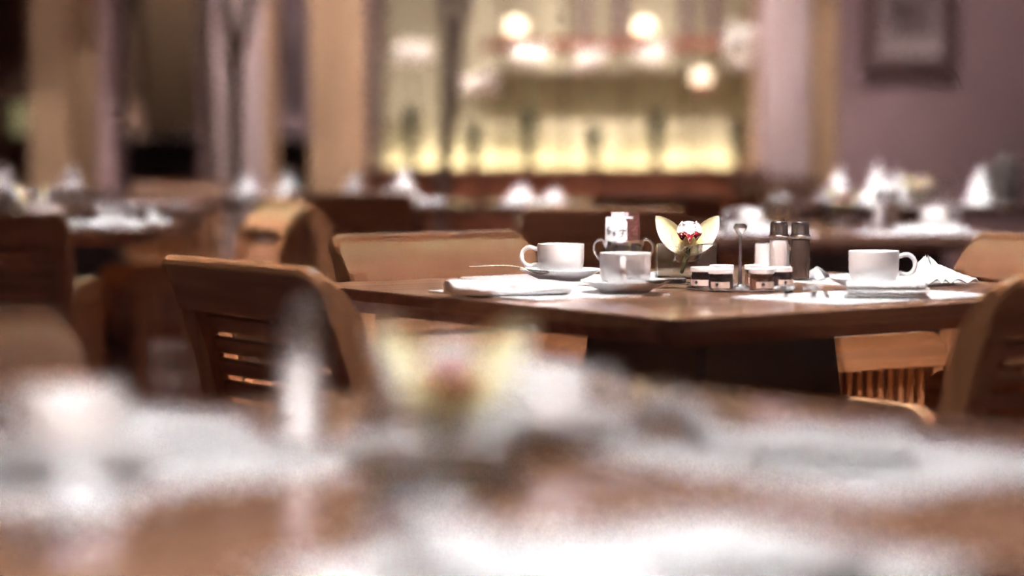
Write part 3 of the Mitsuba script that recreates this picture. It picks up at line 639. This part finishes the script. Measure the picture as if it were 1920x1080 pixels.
put('salt_shaker', SALT, at(-0.156, 1.68, ZM), f'blurred salt shaker left of the orchid {FG}', 'salt shaker')
put('pepper_shaker', PEPPER, at(-0.178, 1.99, TOP), f'blurred pepper shaker behind the salt shaker {FG}', 'pepper shaker')
put('teaspoon', SPOON, at(-0.268, 1.29, TOP, 130), f'silver teaspoon shining at the bottom left {FG}', 'spoon')
one('crumpled_napkin', FAN, T().translate([-0.268, 1.39, TOP]).scale([0.45, 0.45, 0.8]), f'small white scrap added as a highlight at the bottom left {FG}', 'napkin')  # white scrap placed to imitate a blurred specular highlight
chair(-0.465, 1.993, *U, 'very blurred wooden armchair with bright top rail, left, behind the foreground table')

# ================================================================== table right behind
def setting_cone(xs, y0, where):
    for i, (x, y, h) in enumerate(xs): one('standing_napkin', napkin_cone(i + y0, h), at(x, y, TOP, 40 * i), f'white napkin folded to stand upright, {where[i]}', 'napkin')
NR = 'on the blurred table behind the pepper shaker'
table(0.87, 6.22, 0.78, 1.10, 0, 'blurred dark table with white settings right behind the salt and pepper shakers')
mat(1.03, 5.86, 0.30, 0.30, 0, f'white placemat at the right {NR}')
mat(0.64, 5.90, 0.26, 0.30, 0, f'white placemat at the left {NR}')
cup(1.11, 6.02, 0, f'at the right {NR}')
cup(0.625, 6.05, 170, f'at the left {NR}')
put('sugar_bowl', SUGAR, at(0.765, 6.55, TOP), f'silver sugar bowl full of white sachets {NR}', 'bowl')
for i in range(4): one('sugar_sachet', pk_w, at(0.75 + 0.011 * i, 6.54 + 0.008 * (i % 2), zb, 20 * i - 30), f'white sugar sachet in the blurred sugar bowl {NR}', 'sachet', 'sachets in the blurred sugar bowl')
orchid(0.915, 6.35, f'blurred yellow orchid in a glass vase {NR}')
put('salt_shaker', SALT, at(1.008, 6.30, TOP), f'blurred salt shaker {NR}', 'salt shaker')
put('pepper_shaker', PEPPER, at(1.046, 6.30, TOP), f'blurred pepper shaker {NR}', 'pepper shaker')
put('dessert_spoon', SPOON, T().translate([0.925, 5.93, TOP]).rotate([0, 0, 1], 80).scale(1.25), f'shining silver spoon {NR}', 'spoon')
put('fork', FORK, at(0.975, 5.95, TOP, 75), f'shining silver fork {NR}', 'fork')
one('rolled_napkin', ROLL, at(1.06, 5.80, ZM, 5), f'white napkin roll at the right {NR}', 'napkin')
one('rolled_napkin', ROLL, at(0.63, 5.82, ZM, 10), f'white napkin roll at the left {NR}', 'napkin')
chair(1.46, 6.15, -1, 0.05, 'blurred wooden armchair at the right frame edge beside the table behind the pepper shaker')

# ================================================================== far right table
FR = 'on the far right table under the framed picture'
table(1.50, 8.90, 0.95, 0.90, 0, 'far blurred table at right, under the framed picture')
mat(1.38, 8.62, 0.34, 0.28, 0, f'white placemat at the left {FR}')
mat(1.72, 8.62, 0.30, 0.28, 0, f'white placemat at the right {FR}')
for x, y, h, w in ((1.255, 8.85, 0.15, 'leftmost'), (1.385, 8.75, 0.17, 'second from left'), (1.79, 8.80, 0.165, 'rightmost'), (1.51, 9.05, 0.14, 'beside the yellow orchid')):
    one('standing_napkin', napkin_cone(int(x * 100), h, 0.05), at(x, y, ZM if y < 8.76 else TOP), f'white standing napkin, {w} {FR}', 'napkin')
orchid(1.575, 8.88, f'blurred yellow orchid in a vase {FR}')
for i, x in enumerate((1.63, 1.68)):
    put('water_glass', proto(('bowl', ply(lathe([(0, 0.002), (0.026, 0.002), (0.030, 0.006), (0.034, 0.125), (0.0332, 0.125), (0.029, 0.010), (0, 0.008)], 28), 'thin_glass', 40))), at(x, 8.98 - 0.1 * i, TOP), f'clear drinking glass, {"left" if i == 0 else "right"} of the pair {FR}', 'glass')
cup(1.17, 8.60, 0, f'leftmost {FR}', TOP)
put('coffee_pot', proto(('body', ply(lathe([(0, 0), (0.055, 0), (0.058, 0.01), (0.056, 0.09), (0.046, 0.15), (0.040, 0.165), (0, 0.165)], 32), 'black_gloss', 40)), ('lid', ply(lathe([(0, 0.165), (0.041, 0.165), (0.036, 0.18), (0.012, 0.188), (0.012, 0.202), (0, 0.205)], 28), 'black_gloss', 40)),
    ('handle', ply(tube(spline([(0.05, 0, 0.145), (0.088, 0, 0.14), (0.09, 0, 0.07), (0.055, 0, 0.04)], 18), 0.008, 8, up=(0, 1, 0)), 'black_gloss', True)), ('spout', ply(tube(spline([(-0.045, 0, 0.09), (-0.075, 0, 0.13), (-0.082, 0, 0.155)], 10), np.linspace(0.016, 0.008, 10), 8, up=(0, 1, 0)), 'black_gloss', True))), at(1.90, 8.86, TOP), f'black coffee pot at the right end {FR}', 'pot')
chair(1.30, 10.95, 0, -1, 'far blurred wooden armchair before the white pillar right of the orchid niche')

# ================================================================== left rear table
LR = 'on the blurred left rear table'
table(-1.45, 6.55, 0.96, 0.95, 0, 'blurred dark table at the left rear, beyond the chair at the left frame edge')
mat(-1.12, 6.27, 0.30, 0.30, 0, f'white placemat at the right {LR}')
mat(-1.52, 6.34, 0.30, 0.30, 0, f'white placemat at the left {LR}')
cup(-1.115, 6.37, 10, f'amid the bright setting {LR}')
cup(-1.335, 6.62, 170, f'left of the bright setting {LR}', TOP)
one('rolled_napkin', ROLL, at(-1.06, 6.22, ZM, -5), f'white napkin roll at the right {LR}', 'napkin')
put('folded_napkin', STACK, at(-1.20, 6.20, ZM, 12), f'white folded napkin at the near edge {LR}', 'napkin')
one('crumpled_napkin', FAN, at(-1.00, 6.36, ZM, 30), f'crumpled white napkin right of the cup {LR}', 'napkin')
orchid(-1.425, 6.78, f'blurred yellow orchid in a vase {LR}')
put('salt_shaker', SALT, at(-1.387, 6.68, TOP), f'blurred salt shaker {LR}', 'salt shaker')
put('pepper_shaker', PEPPER, at(-1.350, 6.73, TOP), f'blurred pepper shaker {LR}', 'pepper shaker')
put('dessert_spoon', SPOON, T().translate([-1.205, 6.33, ZM]).rotate([0, 0, 1], 80).scale(1.25), f'shining silver spoon {LR}', 'spoon')
chair(-1.307, 5.89, 0, 1, 'dark wooden armchair seen from behind at the left frame edge')
chair(-0.93, 6.58, -0.92, -0.4, 'blurred wooden armchair drawn up to the right side of the left rear table')
chair(-0.44, 7.26, 0.92, 0.4, 'blurred wooden armchair turned away, right of the one at the left rear table')

# ================================================================== farther tables
table(-0.50, 8.95, 0.76, 0.76, 0, 'far blurred table with one bright setting, left of the middle')
SM = 'on the far table left of the middle'
mat(-0.40, 8.73, 0.30, 0.26, 0, f'white placemat {SM}')
one('rolled_napkin', ROLL, at(-0.34, 8.72, ZM, 0), f'white napkin roll {SM}', 'napkin')
cup(-0.45, 8.76, 190, SM)
one('standing_napkin', napkin_cone(4, 0.15, 0.06), at(-0.425, 8.95, TOP), f'white standing napkin {SM}', 'napkin')
chair(-0.56, 8.20, 0, 1, 'far wooden armchair, dark back to the viewer, before the table left of the middle')
table(0.30, 9.05, 0.80, 0.80, 0, 'far blurred table before the dark red counter')
MD = 'on the far table before the dark red counter'
mat(0.06, 8.80, 0.24, 0.26, 0, f'white placemat {MD}')
one('standing_napkin', napkin_cone(8, 0.085, 0.06), at(0.03, 8.86, ZM), f'left one of two pinkish standing napkins {MD}', 'napkin')
one('standing_napkin', napkin_cone(9, 0.07, 0.055), at(0.165, 8.92, TOP), f'right one of two pinkish standing napkins {MD}', 'napkin')
chair(0.483, 7.90, 0, 1, 'far wooden armchair with a broad tan top rail, behind the orchid bloom')
table(0.24, 6.98, 0.46, 0.62, 0, 'small bare table hidden behind the chair beyond the sugar bowl')
chair(0.246, 6.47, 0, 1, 'wooden armchair with its back to the viewer, beyond the sugar bowl')
table(-0.87, 10.2, 0.80, 0.80, 0, 'far blurred table before the warm tan pillar')
TP = 'on the far table before the warm tan pillar'
mat(-1.10, 9.96, 0.34, 0.26, 0, f'white placemat {TP}')
for x, y, h, z, w in ((-1.16, 9.98, 0.12, ZM, 'leftmost of three'), (-0.985, 10.02, 0.13, ZM, 'middle of three'), (-0.69, 10.05, 0.12, TOP, 'rightmost of three')):
    one('standing_napkin', napkin_cone(int(-x * 50), h, 0.06), at(x, y, z), f'white standing napkin, {w} {TP}', 'napkin')
table(-1.62, 8.60, 0.90, 0.80, 0, 'blurred table with one added pinkish cloth behind the left rear table')
one('table_runner', ply(mat_mesh(0.42, 0.6), 'reflection_pink', False), at(-1.40, 8.6, TOP), 'added pale pinkish cloth imitating a reflection on the far table behind the left rear table', 'cloth')  # cloth added in place of a pinkish reflection in the bare top
chair(-1.53, 10.2, 0, -1, 'far orange-brown armchair facing the viewer, left of the slender trunks')
table(-2.35, 11.2, 0.90, 0.70, 0, 'farthest table at the left, before the tan pillar')
FL = 'on the farthest table at the left'
one('standing_napkin', napkin_cone(2, 0.14, 0.07), at(-2.46, 11.1, TOP), f'left white standing napkin {FL}', 'napkin')
one('standing_napkin', napkin_cone(3, 0.14, 0.06), at(-2.13, 11.1, TOP), f'right white standing napkin {FL}', 'napkin')

# ================================================================== sideboard, niche shelf, lamps, orchids
SX0, SX1, SY0 = X(690, 12.0), X(1425, 12.0), 11.85
ZC = 0.845
pr = [('top', wood_ply(cbox(SX0 - 0.02, SX1 + 0.02, SY0 - 0.03, NY - 0.11, ZC - 0.035, ZC, 0.005), 'counter_wood'))]
nd = 5
for i in range(nd):
    a, b = SX0 + (SX1 - SX0) * i / nd, SX0 + (SX1 - SX0) * (i + 1) / nd
    pr.append(('door', wood_ply(cbox(a + 0.006, b - 0.006, SY0 - 0.012, SY0 + 0.012, 0.09, ZC - 0.05, 0.004), 'counter_wood')))
pr.append(('body', wood_ply(cbox(SX0, SX1, SY0 + 0.013, NY - 0.12, 0.06, ZC - 0.036, 0.003), 'counter_wood')))
pr.append(('plinth', ply(cbox(SX0 + 0.03, SX1 - 0.03, SY0 + 0.05, NY - 0.14, 0.0, 0.059), 'black_wood', False)))
put('sideboard', proto(*pr), T(), 'long reddish brown wooden sideboard under the bright orchid niche', 'sideboard')
strip = ply(cbox(NX0 + 0.04, NX1 - 0.04, NY - 0.085, NY - 0.065, ZC - 0.03, ZC - 0.012, 0.003), None, False)
key = 'light_strip'; scene[key] = {**strip, 'bsdf': {'type': 'ref', 'id': 'lid_white'}, 'emitter': glow((1.0, 0.87, 0.57), 13)}
labels[key] = {'label': 'warm light strip behind the sideboard that lights the niche from below', 'category': 'light'}
ZS = Z(78, 12.6)
shelf = proto(('board', wood_ply(cbox(X(905, 12.6), NX1 - 0.002, 12.50, 12.72, ZS - 0.045, ZS, 0.004), 'counter_wood')),
              *[('upright', wood_ply(cbox(X(p, 12.7) - 0.022, X(p, 12.7) + 0.022, 12.66, 12.70, ZS + 0.001, H - 0.01), 'frame_wood')) for p in (1095, 1160, 1285, 1335)])
put('wall_shelf', shelf, T(), 'reddish wooden shelf with uprights across the orchid niche', 'shelf')
globe = trimesh.creation.icosphere(3, 0.058); globe.apply_scale([1, 1, 0.85])
dish = lathe([(0, 0), (0.05, 0), (0.052, 0.006), (0.03, 0.014), (0.035, 0.022), (0.06, 0.04), (0.056, 0.041), (0.03, 0.026), (0, 0.024)], 28)
d_globe, d_dish = ply(globe, None, True), ply(dish, 'copper', 40)
def lamp(px, py, d, base_z, k, label):
    key = numbered('globe_lamp'); x = X(px, d); z = base_z
    scene[f'{key}__globe'] = {**d_globe, 'bsdf': {'type': 'ref', 'id': 'lid_white'}, 'emitter': glow((1.0, 0.78, 0.52), k), 'to_world': at(x, d, z + 0.075)}
    scene[f'{key}__base'] = {**d_dish, 'to_world': at(x, d, z)}
    labels[key] = {'label': label, 'category': 'lamp'}
    labels[f'{key}__base'] = {'label': 'reddish copper dish'}
    return key, x
lamp(966, 33, 12.58, ZS + 0.0005, 0.9, 'glowing globe lamp on the niche shelf, left of the pair at the top edge')
lamp(1206, 33, 12.58, ZS + 0.0005, 0.9, 'glowing globe lamp on the niche shelf, right of the pair at the top edge')
zl = Z(172, 12.4)
key, x = lamp(1314, 140, 12.4, zl, 0.5, 'lower dimmer globe lamp on a slim stand on the sideboard')
scene[f'{key}__stand'] = ply(lathe([(0, 0), (0.05, 0), (0.05, 0.008), (0.008, 0.014), (0.007, zl - ZC - 0.002), (0, zl - ZC - 0.002)], 20), 'frame_wood', 40)
scene[f'{key}__stand']['to_world'] = at(x, 12.4, ZC + 0.0005)
def flower(r):
    ms = []
    for k in range(5):
        p = petal(0.042, 0.034, 0.2, 0.15, nu=6, nv=5); ms.append(turned(turned(p, -14, (1, 0, 0)), 72 * k, (0, 1, 0)))
    return cat(*ms)
FLO = flower(rng)
def potted(px, d, bloom_px, bloom_py, w, h, n, pot_h, leaf_z, label, seed):
    r = np.random.RandomState(seed); x = X(px, d); bx, bz = X(bloom_px, d) - x, Z(bloom_py, d)
    ps = [('pot', ply(lathe([(0, 0), (0.022, 0), (0.026, 0.004), (0.033, pot_h), (0.030, pot_h), (0.024, 0.012), (0, 0.010)], 24), 'planter_dark', 40))]
    for k in range(5):
        a = k * 1.26 + seed; L = leaf_z - ZC - pot_h
        q = spline([(0.01 * math.cos(a), 0.01 * math.sin(a), pot_h - 0.02), (0.028 * math.cos(a), 0.028 * math.sin(a), pot_h + 0.6 * L), (0.040 * math.cos(a), 0.040 * math.sin(a), pot_h + L * (0.8 + 0.2 * r.rand()))], 10)
        ps.append(('leaf', ply(tube(q, np.interp(np.linspace(0, 1, 10), [0, .5, 1], [0.014, 0.030, 0.006]), 8, 0.3), 'leaf_green', True)))
    stem = spline([(0, 0, pot_h - 0.02), (0.01, 0, leaf_z - ZC + 0.02), (bx * 0.5, -0.02, (bz - ZC) * 0.92 + 0.03), (bx, -0.05, bz - ZC)], 24)
    ps.append(('stem', ply(tube(stem, 0.004, 6), 'stem_green', True)))
    n = int(n * 1.6)
    for k in range(n):
        t = (k + 0.5) / n - 0.5
        m = turned(FLO, r.uniform(-35, 35), (0, 0, 1)); m = turned(m, r.uniform(0, 70), (0, 1, 0))
        m = moved(m, bx + w * t, -0.05 + 0.02 * r.randn(), bz - ZC + h * (r.rand() - 0.5) + 0.1 * h * t)
        ps.append(('blossom', ply(m, 'white_petal', True)))
    put('potted_orchid', proto(*ps), at(x, d, ZC + 0.0005), label, 'orchid')
NB = 'white potted orchid on the sideboard'
potted(772, 12.45, 775, 98, 0.20, 0.10, 11, 0.12, Z(190, 12.45), f'{NB}, leftmost, wide flat spray', 1)
potted(888, 12.35, 890, 150, 0.22, 0.12, 12, 0.10, Z(225, 12.35), f'{NB}, second from left, low drooping spray beside the slender trunk', 2)
potted(990, 12.45, 993, 102, 0.19, 0.09, 10, 0.13, Z(195, 12.45), f'{NB}, third from left, below the left globe lamp', 3)
potted(1113, 12.40, 1105, 114, 0.14, 0.09, 8, 0.09, Z(235, 12.40), f'{NB}, fourth from left, narrow spray in mid niche', 4)
potted(1230, 12.45, 1217, 100, 0.17, 0.06, 7, 0.13, Z(195, 12.45), f'{NB}, fifth from left, faint spray below the right globe lamp', 5)
potted(1384, 12.35, 1380, 95, 0.13, 0.26, 14, 0.12, Z(215, 12.35), f'{NB}, rightmost, tall upright spray', 6)

# ================================================================== picture, trees, back bar
d = YB
px0, px1, py0, py1 = X(1612, d), X(1792, d), Z(-150, d), Z(138, d)
def bar(x0, x1, z0, z1): return cbox(x0, x1, d - 0.03, d - 0.001, z0, z1, 0.004)
fw = 0.082
frame = cat(bar(px0, px0 + fw, py1, py0), bar(px1 - fw, px1, py1, py0), bar(px0 + fw, px1 - fw, py1, py1 + fw), bar(px0 + fw, px1 - fw, py0 - fw, py0))
put('framed_picture', proto(('frame', ply(frame, 'frame_wood', False)), ('mount', ply(cbox(px0 + fw, px1 - fw, d - 0.015, d - 0.004, py1 + fw, py0 - fw), 'art_mat', False)),
    ('print', ply(cbox(px0 + 0.145, px1 - 0.145, d - 0.018, d - 0.0155, Z(68, d), py0 - 0.2), 'art_print', False))), T(), 'dark framed picture with a pale mount on the mauve wall', 'picture')
def trunk(name, base, limbs, label):
    ps = [('planter', ply(lathe([(0, 0), (0.13, 0), (0.15, 0.01), (0.17, 0.36), (0.155, 0.36), (0.15, 0.30), (0, 0.30)], 28), 'planter_dark', 40))]
    for k, (pts, r0, r1) in enumerate(limbs):
        q = spline(pts, 30); j = 0.004 * (meshkit.noise(q * 9 + k) - 0.5)
        ps.append(('trunk' if k == 0 else 'branch', ply(tube(q + j[:, None] * [1, 1, 0], np.linspace(r0, r1, 30), 10), 'trunk_bark', True)))
    put(name, proto(*ps), at(base[0], base[1], 0), label, 'tree')
ty = 11.35
x0 = X(440, ty)
trunk('slender_tree', (x0, ty), [([(0, 0, 0.3), (0, 0, 0.8), (0.0, 0, 1.15), (0.005, 0, 1.32)], 0.034, 0.034),
     ([(0.005, 0, 1.30), (0.03, 0, 1.45), (0.095, 0, 1.72), (0.17, 0.02, 2.2), (0.22, 0.05, 2.9)], 0.026, 0.018), ([(0.005, 0, 1.30), (-0.012, 0, 1.45), (-0.045, 0, 1.72), (-0.10, 0, 2.2), (-0.16, 0, 2.9)], 0.026, 0.018)], 'slender forked grey trunk before the white pillar at left')
x1 = X(398, 11.0)
trunk('slender_tree', (x1 , 11.0), [([(0.03, 0, 0.3), (0.01, 0, 0.8), (-0.02, 0, 1.3), (-0.035, 0, 2.0), (-0.03, 0, 2.9)], 0.024, 0.020)], 'straight slender grey stem just left of the forked trunk')
x2 = X(835, 11.3)
trunk('slender_tree', (x2, 11.3), [([(0, 0, 0.3), (-0.015, 0, 0.75), (0.01, 0, 1.0), (0.03, 0, 1.25), (0.05, 0, 1.5)], 0.028, 0.038),
     ([(0.05, 0, 1.48), (0.0, 0, 1.65), (-0.02, 0, 1.9), (-0.04, 0, 2.9)], 0.028, 0.022), ([(0.05, 0, 1.48), (0.10, 0, 1.65), (0.13, 0, 1.9), (0.15, 0, 2.9)], 0.028, 0.022),
     ([(-0.01, 0, 1.66), (0.05, 0, 1.69), (0.11, 0, 1.67)], 0.022, 0.022)], 'dark forked trunk standing before the orchid niche')
by = 14.9
bx0, bx1 = X(150, by), X(590, by)
put('bar_counter', proto(('body', ply(cbox(bx0, bx1, by, by + 0.55, 0, 0.965), 'black_wood', False)), ('top', ply(cbox(bx0 - 0.02, bx1 + 0.02, by - 0.04, by + 0.58, 0.966, 1.0), 'black_gloss', False))), T(), 'black bar counter seen through the openings between the pillars', 'counter')
for i, (p, w) in enumerate(((242, 'leftmost in the dark opening'), (282, 'second from left in the dark opening'), (320, 'third from left in the dark opening'), (348, 'brightest, before the narrow brown post'), (378, 'just left of the narrow brown post'),
                            (524, 'left one beside the tan pillar'), (556, 'right one beside the tan pillar'))):
    put('coffee_cup', CUP, T().translate([X(p, by + 0.15), by + 0.15, 1.0005]).rotate([0, 0, 1], 40 * i), f'tiny blurred white cup on the black bar, {w}', 'cup', 'cups on the black bar')
# lit lantern on the dark wall, far left
lx, lz = X(42, 17.8), Z(222, 17.8)
scene['wall_lantern__pane'] = {**ply(cbox(lx - 0.08, lx + 0.08, 17.84, 17.96, lz - 0.12, lz + 0.12), None, False), 'bsdf': {'type': 'ref', 'id': 'lid_white'}, 'emitter': glow((0.75, 0.68, 0.32), 0.07)}
for k, (za, zb2) in enumerate(((0.121, 0.15), (-0.15, -0.121))):
    scene['wall_lantern__bracket' + ('', '_001')[k]] = ply(cbox(lx - 0.1, lx + 0.1, 17.82, 17.999, lz + za, lz + zb2), 'frame_wood', False)
labels['wall_lantern'] = {'label': 'dim greenish lantern on the dark wall at the far left edge', 'category': 'lamp'}
